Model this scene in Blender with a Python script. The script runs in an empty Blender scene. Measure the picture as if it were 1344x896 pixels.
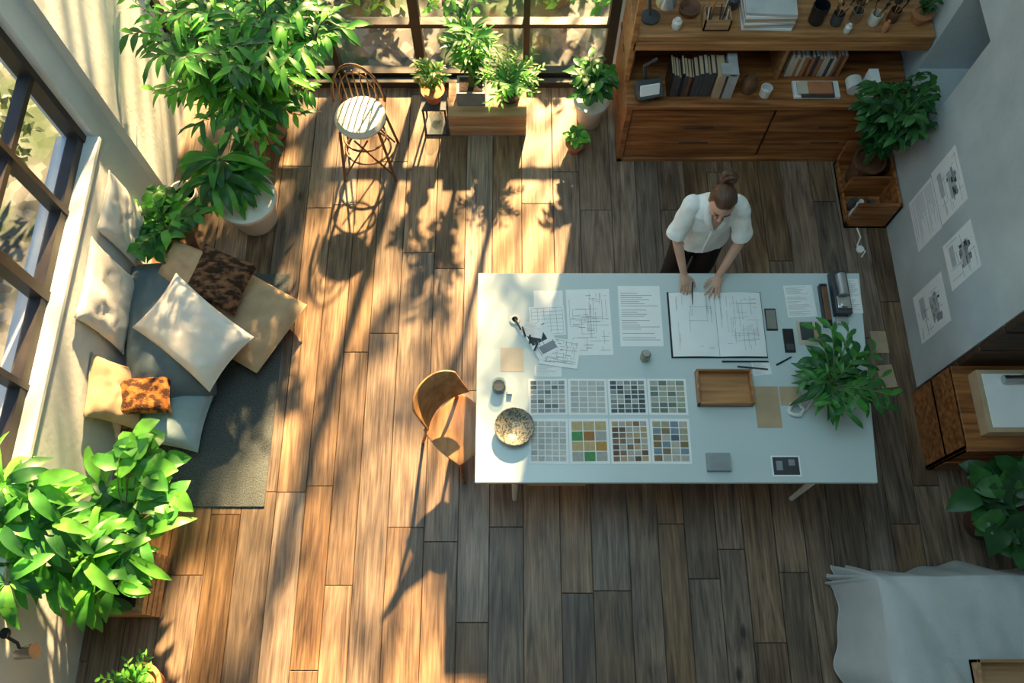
import bpy, math, random
from mathutils import Vector, Matrix, Euler, noise
random.seed(11)
R=random.uniform
SC=bpy.context.scene
# ---------------------------------------------------------------- materials
def newmat(name):
    m=bpy.data.materials.new(name); m.use_nodes=True
    nt=m.node_tree; b=nt.nodes['Principled BSDF']; return m,nt,b
def mat(name,col,rough=.6,metal=0,var=.12,scale=8,bump=0,bscale=60,stretch=None,col2=None,spec=None,sharp=None):
    m,nt,b=newmat(name); N=nt.nodes; L=nt.links
    tc=N.new('ShaderNodeTexCoord'); mp=N.new('ShaderNodeMapping'); L.new(tc.outputs['Object'],mp.inputs[0])
    if stretch: mp.inputs['Scale'].default_value=stretch
    nz=N.new('ShaderNodeTexNoise'); nz.inputs['Scale'].default_value=scale; nz.inputs['Detail'].default_value=6
    L.new(mp.outputs[0],nz.inputs['Vector'])
    cr=N.new('ShaderNodeValToRGB'); L.new(nz.outputs[0],cr.inputs[0])
    c2=col2 if col2 else tuple(min(1,c*(1+var)) for c in col); c1=col if col2 else tuple(c*(1-var) for c in col)
    lo,hi=sharp if sharp else (.35,.68)
    cr.color_ramp.elements[0].position=lo; cr.color_ramp.elements[1].position=hi
    cr.color_ramp.elements[0].color=(*c1,1); cr.color_ramp.elements[1].color=(*c2,1)
    L.new(cr.outputs[0],b.inputs['Base Color'])
    b.inputs['Roughness'].default_value=rough; b.inputs['Metallic'].default_value=metal
    if spec is not None: b.inputs['Specular IOR Level'].default_value=spec
    if bump:
        n2=N.new('ShaderNodeTexNoise'); n2.inputs['Scale'].default_value=bscale; n2.inputs['Detail'].default_value=4
        L.new(mp.outputs[0],n2.inputs['Vector'])
        bp=N.new('ShaderNodeBump'); bp.inputs['Strength'].default_value=bump; bp.inputs['Distance'].default_value=.01
        L.new(n2.outputs[0],bp.inputs['Height']); L.new(bp.outputs[0],b.inputs['Normal'])
    return m
def wood(name,c1,c2,axis='X',rough=.5,sc=1):
    st={'X':(1.2*sc,16*sc,16*sc),'Y':(16*sc,1.2*sc,16*sc),'Z':(16*sc,16*sc,1.2*sc)}[axis]
    return mat(name,c1,rough,0,scale=1.6,stretch=st,col2=c2,bump=.25,bscale=5)
def leafmat(name,col,tr=.35,rough=.42):
    m,nt,b=newmat(name); N=nt.nodes; L=nt.links
    tc=N.new('ShaderNodeTexCoord'); nz=N.new('ShaderNodeTexNoise'); nz.inputs['Scale'].default_value=9
    L.new(tc.outputs['Object'],nz.inputs['Vector'])
    cr=N.new('ShaderNodeValToRGB'); L.new(nz.outputs[0],cr.inputs[0])
    cr.color_ramp.elements[0].position=.3; cr.color_ramp.elements[1].position=.7
    cr.color_ramp.elements[0].color=(*[c*.65 for c in col],1); cr.color_ramp.elements[1].color=(*[c*1.3 for c in col],1)
    L.new(cr.outputs[0],b.inputs['Base Color']); b.inputs['Roughness'].default_value=rough
    t=N.new('ShaderNodeBsdfTranslucent'); t.inputs[0].default_value=(min(1,col[0]*2.0),min(1,col[1]*1.9),col[2]*.9,1)
    mx=N.new('ShaderNodeMixShader'); mx.inputs[0].default_value=tr
    L.new(b.outputs[0],mx.inputs[1]); L.new(t.outputs[0],mx.inputs[2])
    L.new(mx.outputs[0],N['Material Output'].inputs[0])
    return m
# ---------------------------------------------------------------- mesh builder
class MB:
    def __init__(s): s.V=[];s.F=[];s.M=[];s.S=[];s.T=Matrix.Identity(4)
    def add(s,vs,fs,m=0,sm=False):
        o=len(s.V); s.V+=[tuple(s.T@Vector(v)) for v in vs]
        for f in fs: s.F.append([i+o for i in f]); s.M.append(m); s.S.append(sm)
    def box(s,x0,y0,z0,x1,y1,z1,m=0):
        vs=[(x0,y0,z0),(x1,y0,z0),(x1,y1,z0),(x0,y1,z0),(x0,y0,z1),(x1,y0,z1),(x1,y1,z1),(x0,y1,z1)]
        s.add(vs,[(3,2,1,0),(4,5,6,7),(0,1,5,4),(1,2,6,5),(2,3,7,6),(3,0,4,7)],m)
    def cbox(s,c,d,m=0,rz=0,rx=0,ry=0):
        T=s.T; s.T=T@Matrix.Translation(c)@Euler((rx,ry,rz)).to_matrix().to_4x4()
        s.box(-d[0]/2,-d[1]/2,-d[2]/2,d[0]/2,d[1]/2,d[2]/2,m); s.T=T
    def prism(s,poly,z0,z1,m=0):
        n=len(poly); vs=[(x,y,z0) for x,y in poly]+[(x,y,z1) for x,y in poly]
        s.add(vs,[tuple(range(n-1,-1,-1)),tuple(range(n,2*n))]+[(i,(i+1)%n,n+(i+1)%n,n+i) for i in range(n)],m)
    def tube(s,pts,rad,m=0,n=8,ref=None,cap=True):
        pts=[Vector(p) for p in pts]; k=len(pts)
        if not isinstance(rad,(list,tuple)): rad=[rad]*k
        vs=[];prev=None
        for i,p in enumerate(pts):
            t=(pts[min(i+1,k-1)]-pts[max(i-1,0)]).normalized()
            r=Vector(ref) if ref else (prev if prev else (Vector((0,0,1)) if abs(t.z)<.9 else Vector((1,0,0))))
            a=(r-t*r.dot(t)); a=a.normalized() if a.length>1e-6 else t.orthogonal().normalized()
            prev=a; b=t.cross(a); q=rad[i]; rx,ry=(q if isinstance(q,(list,tuple)) else (q,q))
            for j in range(n):
                th=2*math.pi*j/n; vs.append(p+a*rx*math.cos(th)+b*ry*math.sin(th))
        fs=[(i*n+j,i*n+(j+1)%n,(i+1)*n+(j+1)%n,(i+1)*n+j) for i in range(k-1) for j in range(n)]
        if cap: fs+=[tuple(range(n-1,-1,-1)),tuple(range((k-1)*n,k*n))]
        s.add(vs,fs,m,True)
    def lathe(s,prof,c=(0,0,0),m=0,n=28,sx=1,sy=1):
        vs=[];k=len(prof)
        for r,z in prof:
            for j in range(n):
                th=2*math.pi*j/n; vs.append((c[0]+r*sx*math.cos(th),c[1]+r*sy*math.sin(th),c[2]+z))
        fs=[(i*n+j,i*n+(j+1)%n,(i+1)*n+(j+1)%n,(i+1)*n+j) for i in range(k-1) for j in range(n)]
        if prof[0][0]>1e-4: fs.append(tuple(range(n-1,-1,-1)))
        if prof[-1][0]>1e-4: fs.append(tuple(range((k-1)*n,k*n)))
        s.add(vs,fs,m,True)
    def ell(s,c,r,m=0,nu=16,nv=10,f=None):
        vs=[]
        for i in range(nv+1):
            ph=math.pi*i/nv
            for j in range(nu):
                th=2*math.pi*j/nu; d=Vector((math.sin(ph)*math.cos(th),math.sin(ph)*math.sin(th),math.cos(ph)))
                p=Vector((d.x*r[0],d.y*r[1],d.z*r[2]))
                if f: p=f(d,p)
                vs.append(Vector(c)+p)
        s.add(vs,[(i*nu+j,(i+1)*nu+j,(i+1)*nu+(j+1)%nu,i*nu+(j+1)%nu) for i in range(nv) for j in range(nu)],m,True)
    def grid(s,f,nu,nv,m=0,sm=True):
        vs=[f(i/nu,j/nv) for i in range(nu+1) for j in range(nv+1)]
        s.add(vs,[(i*(nv+1)+j,(i+1)*(nv+1)+j,(i+1)*(nv+1)+j+1,i*(nv+1)+j+1) for i in range(nu) for j in range(nv)],m,sm)
    def leaf(s,p,d,L,W,droop=.5,m=0,shape='lance',fold=.25,n=5,stalk=0):
        p=Vector(p); d=Vector(d).normalized(); up=Vector((0,0,1))
        side=d.cross(up)
        side=side.normalized() if side.length>.05 else Vector((1,0,0))
        roll=R(-.35,.35); nrm=side.cross(d).normalized(); side=(side*math.cos(roll)+nrm*math.sin(roll))
        vs=[]; q=p.copy(); cur=d.copy()
        for i in range(n+1):
            t=i/n
            if shape=='lance': w=math.sin(math.pi*min(1,t*.92+.06))**.9
            elif shape=='heart': w=(math.sin(math.pi*t**.62)**.75 if 0<t<1 else (.25 if t==0 else .02))
            else: w=math.sin(math.pi*(t*.9+.08))
            w*=W/2; nn=side.cross(cur).normalized(); wv=.12*W*math.sin(t*9+L*50)
            vs+=[q-side*w+nn*(w*fold+wv*(w>.01)),q.copy(),q+side*w+nn*(w*fold-wv*(w>.01))]
            cur=(cur+Vector((0,0,-droop/n))).normalized(); q=q+cur*(L/n)
        s.add(vs,[f for i in range(n) for f in ((3*i,3*i+1,3*i+4,3*i+3),(3*i+1,3*i+2,3*i+5,3*i+4))],m,True)
    def clamp(s,x0=None,x1=None,y0=None,y1=None,z0=None,k=.25,x0hi=None,zhi=1.14):
        out=[]
        for x,y,z in s.V:
            xx=x0hi if (x0hi is not None and z>zhi) else x0
            if xx is not None and x<xx: x=xx+(xx-x)*k
            if x1 is not None and x>x1: x=x1-(x-x1)*k
            if y0 is not None and y<y0: y=y0+(y0-y)*k
            if y1 is not None and y>y1: y=y1-(y-y1)*k
            if z0 is not None and z<z0: z=z0+(z0-z)*.1
            out.append((x,y,z))
        s.V=out
    def finish(s,name,mats,bevel=0,parent=None,mods=(),sharp=40,uv=None):
        me=bpy.data.meshes.new(name); me.from_pydata([tuple(v) for v in s.V],[],s.F)
        for m in (mats if isinstance(mats,(list,tuple)) else [mats]): me.materials.append(m)
        me.polygons.foreach_set('material_index',s.M); me.polygons.foreach_set('use_smooth',s.S)
        me.update()
        if sharp: me.set_sharp_from_angle(angle=math.radians(sharp))
        o=bpy.data.objects.new(name,me); SC.collection.objects.link(o)
        if bevel:
            b=o.modifiers.new('bev','BEVEL'); b.width=bevel; b.segments=2; b.limit_method='ANGLE'
        for md in mods:
            k=o.modifiers.new(md[0],md[1])
            for a,v in md[2].items(): setattr(k,a,v)
        if parent: o.parent=parent
        return o
def empty(name):
    e=bpy.data.objects.new(name,None); SC.collection.objects.link(e); return e
# ---------------------------------------------------------------- palette
M_wall=mat('plaster_white',(.60,.64,.64),.85,var=.07,scale=3,bump=.25,bscale=25)
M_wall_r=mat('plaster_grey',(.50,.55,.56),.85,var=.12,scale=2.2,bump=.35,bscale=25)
M_frame=mat('dark_window_frame',(.03,.024,.02),.45,var=.2)
M_cab=wood('cabinet_wood',(.17,.055,.016),(.48,.19,.055),'X',.42)
M_cabd=wood('cabinet_wood_dark',(.05,.022,.01),(.12,.05,.022),'X',.5)
M_shelf=wood('shelf_wood',(.28,.12,.04),(.56,.27,.10),'X',.45)
M_light=wood('light_wood',(.36,.19,.085),(.55,.34,.18),'X',.5)
M_ply=wood('plywood_chair',(.32,.145,.055),(.52,.27,.11),'Y',.35)
M_dwood=wood('dark_beams',(.035,.018,.01),(.09,.045,.022),'X',.6)
M_card=mat('cardboard',(.50,.36,.22),.8,var=.08)
M_tbl=mat('table_laminate',(.575,.665,.665),.26,var=.015,scale=2)
M_white=mat('white_ceramic',(.74,.73,.68),.3,var=.04)
M_terra=mat('terracotta',(.48,.19,.08),.75,var=.15)
M_pinkpot=mat('clay_pot',(.34,.22,.17),.7,var=.15)
M_brownpot=mat('brown_pot',(.16,.07,.035),.5,var=.2)
M_soil=mat('soil',(.035,.02,.012),.95,var=.5,scale=60,bump=.8,bscale=80)
M_stem=mat('stem_green',(.10,.16,.04),.6)
M_bark=mat('bark',(.12,.08,.05),.85,var=.3,bump=.5)
M_black=mat('black_plastic',(.015,.015,.017),.35,var=.2)
M_dark=mat('dark_grey',(.06,.065,.07),.5,var=.2)
M_metal=mat('brushed_metal',(.55,.55,.55),.3,metal=1,var=.05)
M_paper=mat('paper_white',(.88,.89,.87),.8,var=.02)
M_cream=mat('paper_cream',(.62,.54,.42),.8,var=.04)
M_ink=mat('ink_grey',(.27,.29,.31),.8)
M_inkd=mat('ink_dark',(.05,.055,.06),.8)
def glassy(name,col,f=.1,rough=.05):
    m,nt,b=newmat(name); N=nt.nodes; L=nt.links
    t=N.new('ShaderNodeBsdfTransparent'); t.inputs[0].default_value=(*col,1)
    g=N.new('ShaderNodeBsdfGlossy'); g.inputs['Roughness'].default_value=rough
    mx=N.new('ShaderNodeMixShader'); mx.inputs[0].default_value=f
    L.new(t.outputs[0],mx.inputs[1]); L.new(g.outputs[0],mx.inputs[2]); L.new(mx.outputs[0],N['Material Output'].inputs[0]); return m
M_pane=glassy('window_glass',(.97,.98,.98),.05,.02)
M_glass=glassy('jar_glass',(.85,.9,.9),.18,.08)
G1=[leafmat('leaf_bright',(.13,.42,.055)),leafmat('leaf_mid',(.06,.26,.04)),leafmat('leaf_deep',(.025,.12,.03))]
G2=[leafmat('leaf_dark_a',(.03,.13,.03),.2),leafmat('leaf_dark_b',(.018,.08,.022),.2),leafmat('leaf_dark_c',(.05,.18,.04),.2)]
# ---------------------------------------------------------------- floor planks
def floor():
    me=bpy.data.meshes.new('floor'); V=[];F=[];A=[]
    x=-3.3
    def quadbox(x0,y0,x1,y1,a):
        o=len(V); b=.003
        V.extend([(x0,y0,-.02),(x1,y0,-.02),(x1,y1,-.02),(x0,y1,-.02),(x0,y0,-b),(x1,y0,-b),(x1,y1,-b),(x0,y1,-b),(x0+b,y0+b,0),(x1-b,y0+b,0),(x1-b,y1-b,0),(x0+b,y1-b,0)])
        for f in [(0,1,5,4),(1,2,6,5),(2,3,7,6),(3,0,4,7),(4,5,9,8),(5,6,10,9),(6,7,11,10),(7,4,8,11),(8,9,10,11)]:
            F.append([i+o for i in f]); A.append(a)
    while x<4.6:
        w=random.choice([.19,.22,.24,.26,.21]); y=-2.6-R(0,1.5)
        while y<5.0:
            l=R(1.1,2.8); quadbox(x+.002,y+.002,x+w-.002,min(5.05,y+l)-.002,(random.random(),random.random(),random.random(),1)); y+=l
        x+=w
    o=len(V); V.extend([(-3.4,-4,-.018),(4.7,-4,-.018),(4.7,5.05,-.018),(-3.4,5.05,-.018)]); F.append([o,o+1,o+2,o+3]); A.append((0,0,0,0))
    me.from_pydata(V,[],F); ca=me.color_attributes.new('rnd','FLOAT_COLOR','CORNER')
    for p in me.polygons:
        for li in p.loop_indices: ca.data[li].color=A[p.index]
    m,nt,b=newmat('oak_planks'); N=nt.nodes; L=nt.links
    at=N.new('ShaderNodeAttribute'); at.attribute_name='rnd'; sp=N.new('ShaderNodeSeparateColor'); L.new(at.outputs['Color'],sp.inputs[0])
    tc=N.new('ShaderNodeTexCoord'); sc=N.new('ShaderNodeVectorMath'); sc.operation='SCALE'; sc.inputs['Scale'].default_value=37
    L.new(at.outputs['Color'],sc.inputs[0]); ad=N.new('ShaderNodeVectorMath'); L.new(tc.outputs['Object'],ad.inputs[0]); L.new(sc.outputs[0],ad.inputs[1])
    def nz(s,scale,det,dist=0):
        mp=N.new('ShaderNodeMapping'); mp.inputs['Scale'].default_value=s; L.new(ad.outputs[0],mp.inputs[0])
        n=N.new('ShaderNodeTexNoise'); n.inputs['Scale'].default_value=scale; n.inputs['Detail'].default_value=det; n.inputs['Distortion'].default_value=dist
        L.new(mp.outputs[0],n.inputs['Vector']); return n
    n1=nz((9,.8,1),1.3,8,2.2); n2=nz((60,2.2,1),1.5,5); n3=nz((3,1.2,1),1.2,3); n4=nz((2.2,1.4,1),1.5,6)
    def math_(op,a,bv):
        k=N.new('ShaderNodeMath'); k.operation=op
        for i,z in enumerate((a,bv)):
            if isinstance(z,(int,float)): k.inputs[i].default_value=z
            else: L.new(z,k.inputs[i])
        return k.outputs[0]
    f=math_('ADD',math_('ADD',math_('MULTIPLY',n1.outputs[0],.42),math_('MULTIPLY',n2.outputs[0],.33)),math_('MULTIPLY',n4.outputs[0],.25))
    cr=N.new('ShaderNodeValToRGB'); L.new(f,cr.inputs[0]); e=cr.color_ramp.elements
    e[0].position=.37; e[0].color=(.062,.033,.019,1); e[1].position=.64; e[1].color=(.35,.225,.13,1)
    k=e.new(.5); k.color=(.195,.118,.066,1)
    hs=N.new('ShaderNodeHueSaturation'); L.new(cr.outputs[0],hs.inputs['Color'])
    L.new(math_('ADD',math_('MULTIPLY',sp.outputs[0],.6),.62),hs.inputs['Value'])
    L.new(math_('ADD',math_('MULTIPLY',sp.outputs[1],.45),.65),hs.inputs['Saturation'])
    kmp=N.new('ShaderNodeMapping'); kmp.inputs['Scale'].default_value=(1.6,.7,1); L.new(ad.outputs[0],kmp.inputs[0])
    kv=N.new('ShaderNodeTexVoronoi'); kv.inputs['Scale'].default_value=1.6; L.new(kmp.outputs[0],kv.inputs['Vector'])
    kr=N.new('ShaderNodeValToRGB'); L.new(kv.outputs['Distance'],kr.inputs[0]); kr.color_ramp.elements[0].position=.03; kr.color_ramp.elements[1].position=.07; kr.color_ramp.elements[0].color=(.25,.25,.25,1); kr.color_ramp.elements[1].color=(1,1,1,1)
    km=N.new('ShaderNodeMix'); km.data_type='RGBA'; km.blend_type='MULTIPLY'; km.inputs['Factor'].default_value=1; L.new(hs.outputs[0],km.inputs['A']); L.new(kr.outputs[0],km.inputs['B'])
    L.new(km.outputs['Result'],b.inputs['Base Color'])
    L.new(math_('ADD',math_('MULTIPLY',n3.outputs[0],.35),.28),b.inputs['Roughness'])
    bp=N.new('ShaderNodeBump'); bp.inputs['Strength'].default_value=.45; bp.inputs['Distance'].default_value=.006
    L.new(f,bp.inputs['Height']); L.new(bp.outputs[0],b.inputs['Normal'])
    me.materials.append(m); ob=bpy.data.objects.new('floor',me); SC.collection.objects.link(ob)
floor()
# ---------------------------------------------------------------- room shell
XL,XR,YB=-2.89,3.05,4.88
b=MB()
b.box(-3.12,-4,-.02,XL,5.08,1.10)
b.box(-3.12,3.50,1.10,XL,5.08,7)
b.box(XL,3.72,0,XL+.07,YB,7)
b.box(-3.12,-4,1.10,XL,-1.4,7); b.box(-3.12,-1.4,4.0,XL,3.5,7)
b.box(-3.16,-1.4,1.10,XL+.03,3.5,1.13)
b.finish('wall_left',M_wall)
b=MB(); b.box(-2.89,YB,4.3,.9,5.08,7); b.box(.86,YB,-.02,4.7,5.08,7); b.finish('wall_back',M_wall)
b=MB(); b.box(-3.12,-4.2,-.02,4.7,-4,7); b.finish('wall_front',M_wall)
b=MB(); b.box(4.5,-4,-.02,4.7,2.03,7); b.finish('wall_recess',M_wall_r)
b=MB(); b.box(-3.12,-4.2,7,4.7,5.08,7.1); b.finish('ceiling',M_wall)
b=MB()
b.box(XR,2.05,-.02,4.7,3.78,7); b.box(XR,4.26,-.02,4.7,YB,7); b.box(XR,3.78,-.02,4.7,4.26,.92); b.box(XR,3.78,1.75,4.7,4.26,7); b.box(XR+.5,3.78,.92,4.7,4.26,1.75,1)
b.finish('wall_right',[M_wall_r,M_dark])
b=MB()
for i,z in enumerate([0,.3,.6,.9,1.2,1.5,1.8,2.1,2.4,2.7]): b.box(XR+.01,2.0,z,4.5,2.05,z+.28)
b.finish('trim_1',M_dwood,bevel=.006)
def winback():
    b=MB(); y=YB+.06
    for x,w in [(-2.84,.05),(-1.50,.025),(-.78,.04),(.12,.025),(.82,.04)]: b.box(x-w,y-.045,0,x+w,y+.045,4.3)
    for z,w in [(.05,.05),(.66,.022),(4.26,.04)]: b.box(-2.89,y-.04,z-w,.86,y+.04,z+w)
    b.box(-2.89,y-.004,.05,.86,y+.004,4.26,1)
    b.finish('window_1',[M_frame,M_pane])
    b=MB(); b.box(XL+.07,YB-.06,0,.86,YB,.07); b.finish('baseboard_back',M_frame,bevel=.005)
winback()
b=MB(); x=-3.0
ys=[-1.4+.612*i for i in range(9)]
for i,yy in enumerate(ys):
    w=.05 if i in(0,8) else (.035 if i%2==0 else .02)
    b.box(x-.05,yy-w,1.12,x+.05,yy+w,4.0)
for z,w in [(1.16,.045),(1.8,.022),(2.6,.022),(3.3,.02),(3.96,.04)]: b.box(x-.04,-1.4,z-w,x+.04,3.5,z+w)
b.box(x-.004,-1.4,1.16,x+.004,3.5,3.96,1)
b.finish('window_2',[M_frame,M_pane])
# ---------------------------------------------------------------- outside
gm,nt,bb=newmat('garden_gravel'); N=nt.nodes; L=nt.links
tc=N.new('ShaderNodeTexCoord'); vo=N.new('ShaderNodeTexVoronoi'); vo.inputs['Scale'].default_value=11; L.new(tc.outputs['Object'],vo.inputs['Vector'])
nz=N.new('ShaderNodeTexNoise'); nz.inputs['Scale'].default_value=1.3; nz.inputs['Detail'].default_value=6; L.new(tc.outputs['Object'],nz.inputs['Vector'])
c1=N.new('ShaderNodeValToRGB'); L.new(vo.outputs['Color'],c1.inputs[0]); c1.color_ramp.elements[0].color=(.025,.025,.025,1); c1.color_ramp.elements[1].color=(.19,.20,.20,1)
c2=N.new('ShaderNodeValToRGB'); L.new(nz.outputs[0],c2.inputs[0]); c2.color_ramp.elements[0].position=.46; c2.color_ramp.elements[1].position=.56; c2.color_ramp.elements[0].color=(0,0,0,1); c2.color_ramp.elements[1].color=(.75,.75,.75,1)
mx=N.new('ShaderNodeMix'); mx.data_type='RGBA'; L.new(c2.outputs[0],mx.inputs['Factor']); L.new(c1.outputs[0],mx.inputs['A']); mx.inputs['B'].default_value=(.03,.065,.018,1)
L.new(mx.outputs['Result'],bb.inputs['Base Color']); bb.inputs['Roughness'].default_value=.9
b=MB(); b.box(-30,5.08,-.3,30,35,-.1); b.box(-30,-10,-.3,-3.12,5.08,-.1); b.finish('garden_ground',gm)
def tree(name,x,y,h,clumps,gm_,leafL=.17,per=70):
    b=MB(); b.tube([(x,y,-.1),(x+.1,y,h*.4),(x-.05,y+.1,h*.7),(x,y,h)],[.14,.11,.08,.03],0,10)
    for c in clumps:
        cx,cy,cz,cr=c; s0=Vector((x,y,max(.8,cz-1.2)*.9)); e=Vector((cx,cy,cz)); mid=(s0+e)/2+Vector((0,0,.2))
        b.tube([s0,mid,e],[.045,.03,.012],0,6)
        for i in range(per):
            d=Vector((R(-1,1),R(-1,1),R(-1,1)));
            if d.length>1: d.normalize()
            p=e+d*cr; b.leaf(p,(R(-1,1),R(-1,1),R(-.6,.6)),leafL*R(.7,1.3),leafL*.5,.3,1+random.randrange(3),n=2)
    b.finish(name,[M_bark]+gm_)
rr=random.Random(33); cl=[]
for gx in range(9):
    for gz in range(8):
        if rr.random()<.80: cl.append((-3.0+gx*.72+rr.uniform(-.3,.3),rr.uniform(7.2,8.8),1.3+gz*.64+rr.uniform(-.3,.3),rr.uniform(.24,.40)))
tree('garden_tree',-.9,8.2,6,[c for c in cl if c[0]<.3],G1,.21,34); tree('garden_tree',1.6,8.4,6.4,[c for c in cl if c[0]>=.3],G1,.21,34)
rr=random.Random(5)
tree('garden_shrub',-5.2,3.0,1.4,[(-4.9+rr.uniform(-.9,.9),2.8+rr.uniform(-1.6,1.6),rr.uniform(.2,1.3),.3) for i in range(14)],[leafmat('dry_a',(.14,.16,.12)),leafmat('dry_b',(.09,.13,.06)),leafmat('dry_c',(.05,.09,.04))],.12,60)
tree('garden_shrub',.4,5.95,.7,[(rr.uniform(-2.6,1.2),5.9+rr.uniform(-.25,.4),rr.uniform(-.05,.45),.26) for i in range(20)],G1,.12,60)
# ---------------------------------------------------------------- plants
def pot(b,x,y,z,rt,rb,h,m,soil,rim=.012):
    b.lathe([(rb*.9,0),(rb,.01),(rt*.97,h*.85),(rt,h*.9),(rt+rim,h*.91),(rt+rim,h),(rt-.012,h),(rt-.018,h*.9)],(x,y,z),m)
    b.lathe([(.001,h*.9),(rt-.01,h*.89)],(x,y,z),soil,20)
def stems(b,x,y,z,n,h,spread,per,ll,lw,lm,shape='lance',droop=.6,t0=.3,sm=0,lean=(0,0),sr=.006,nl=4,updir=.35,arc=None):
    for i in range(n):
        a=2*math.pi*(i+R(-.3,.3))/n*1.0+R(-.2,.2)
        if arc: a=R(*arc)
        s=spread*R(.35,1.05); H=h*R(.6,1.05)
        ex=x+math.cos(a)*s+lean[0]; ey=y+math.sin(a)*s+lean[1]
        P=[Vector((x+math.cos(a)*.02,y+math.sin(a)*.02,z))]
        for k in range(1,6):
            t=k/5; P.append(Vector((x+(ex-x)*t**1.5,y+(ey-y)*t**1.5,z+H*math.sin(t*math.pi*.5))))
        b.tube(P,[sr*(1-.12*k) for k in range(6)],sm,5)
        for j in range(per):
            t=t0+(1-t0)*(j+.5)/per; q=t*5; k=min(4,int(q)); p=P[k].lerp(P[k+1],q-k); tg=(P[k+1]-P[k]).normalized()
            aa=a+(1 if j%2 else -1)*R(.6,1.5)
            d=Vector((math.cos(aa),math.sin(aa),updir))*.8+tg*R(.2,.6)
            b.leaf(p,d,ll*R(.7,1.15),lw*R(.8,1.15),droop,random.choice(lm),shape,n=nl)
def rosette(b,x,y,z,n,L,W,lm,shape='lance',droop=1.4,up=(.3,1.6),nl=7,lean=(0,0)):
    for i in range(n):
        a=R(0,2*math.pi); u=R(*up); d=Vector((math.cos(a)+lean[0],math.sin(a)+lean[1],u))
        b.leaf((x+math.cos(a)*.02,y+math.sin(a)*.02,z),d,L*R(.65,1.1),W*R(.8,1.1),droop,random.choice(lm),shape,n=nl)
# tall indoor tree
b=MB(); pot(b,-2.08,4.38,0,.2,.16,.32,2,1)
for k in range(6):
    a=k*1.05; ca,sa=math.cos(a),math.sin(a)
    b.tube([(-2.08+.05*ca,4.38+.05*sa,.28),(-2.05+.12*ca,4.3+.1*sa,.8),(-1.98+.36*ca,4.25+.28*sa,1.25)],[.016,.012,.008],6,7)
    stems(b,-1.98+.36*ca,4.22+.26*sa,1.1,7,.5,.5,14,.19,.045,[3,4,5],droop=1.1,t0=.05,sm=6)
    stems(b,-2.0+.14*ca,4.2+.1*sa,.75,8,.35,.55,13,.18,.045,[3,4,5],droop=1.1,t0=.15,sm=6)
stems(b,-2.0,4.15,.45,14,.35,.5,12,.17,.045,[3,4,5],droop=1.1,t0=.2,sm=6)
stems(b,-1.42,4.15,1.2,10,.3,.42,12,.19,.05,[3,4,5],droop=1.1,t0=.1,sm=6)
b.tube([(-1.98,4.25,.9),(-1.7,4.22,1.15),(-1.42,4.15,1.25)],[.012,.01,.008],6,6)
b.clamp(x0=-2.79,y1=4.8); b.finish('indoor_tree',[M_stem,M_soil,M_pinkpot]+G1+[M_bark])
b=MB(); pot(b,-2.08,3.50,0,.225,.16,.34,2,1)
for a,h in ((0,.22),(2,.34),(4,.28)):
    x,y=-2.12+.07*math.cos(a),3.53+.07*math.sin(a); b.tube([(x,y,.28),(x-.06,y+.06,.3+h)],.014,0,6); rosette(b,x-.06,y+.06,.3+h,21,.36,.075,[3,4,5],droop=1.6,up=(.1,1.3))
b.clamp(x0=-2.8); b.finish('potted_dracaena',[M_stem,M_soil,M_white]+G1)
b=MB(); b.lathe([(.06,0),(.075,.02),(.105,.2),(.11,.26),(.1,.26),(.09,.2)],(-2.62,3.6,.0),2); b.lathe([(.001,.2),(.1,.2)],(-2.62,3.6,0),1); b.lathe([(.088,.08),(.098,.12)],(-2.62,3.6,0),6); b.lathe([(.1,.16),(.107,.2)],(-2.62,3.6,0),6)
rosette(b,-2.62,3.6,.2,7,.11,.03,[3,4],up=(.5,1.6)); b.finish('potted_succulent',[M_stem,M_soil,M_white]+G1+[M_dark])
b=MB(); pot(b,-2.62,3.2,0,.14,.11,.26,2,1); stems(b,-2.62,3.2,.22,18,.36,.32,8,.13,.075,[3,4,5],'heart',1.0,.35); b.clamp(x0=-2.87); b.finish('potted_pothos',[M_stem,M_soil,M_brownpot]+G1)
# big-leaf plant lower left in wooden planter
b=MB()
b.box(-2.80,.42,.02,-2.40,.78,.36,2)
for z in (.04,.12,.20,.28): b.box(-2.82,.40,z,-2.38,.80,z+.06,2)
b.box(-2.78,.44,.35,-2.42,.76,.365,1)
for k in range(23):
    a=k*2.4; r=.06+.0115*k; x,y=-2.62+r*math.cos(a)*1.0,.80+r*math.sin(a)*1.3; h=R(.1,.45)+(R(.3,.6) if x<-2.66 else 0)
    b.tube([(-2.6+(x+2.6)*.5,.62+(y-.62)*.5,.35),(x,y,.38+h)],.008,0,6); rosette(b,x,y,.38+h,13,.32,.08,[3,3,4,4,5],droop=1.7,up=(-.1,1.2))
stems(b,-2.48,.92,.4,12,.42,.32,3,.18,.14,[3,4,4],'heart',.7,.7,lean=(.06,.26),arc=(-.6,2.6))
b.clamp(x0=-2.84,x0hi=-2.93); b.finish('potted_peace_lily',[M_stem,M_soil,M_light]+G1)
b=MB(); pot(b,-2.38,-.02,0,.12,.09,.2,2,1); stems(b,-2.38,-.02,.18,22,.2,.2,12,.05,.02,[3,4],t0=.1); b.finish('potted_herb',[M_stem,M_soil,M_terra]+G1)
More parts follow.
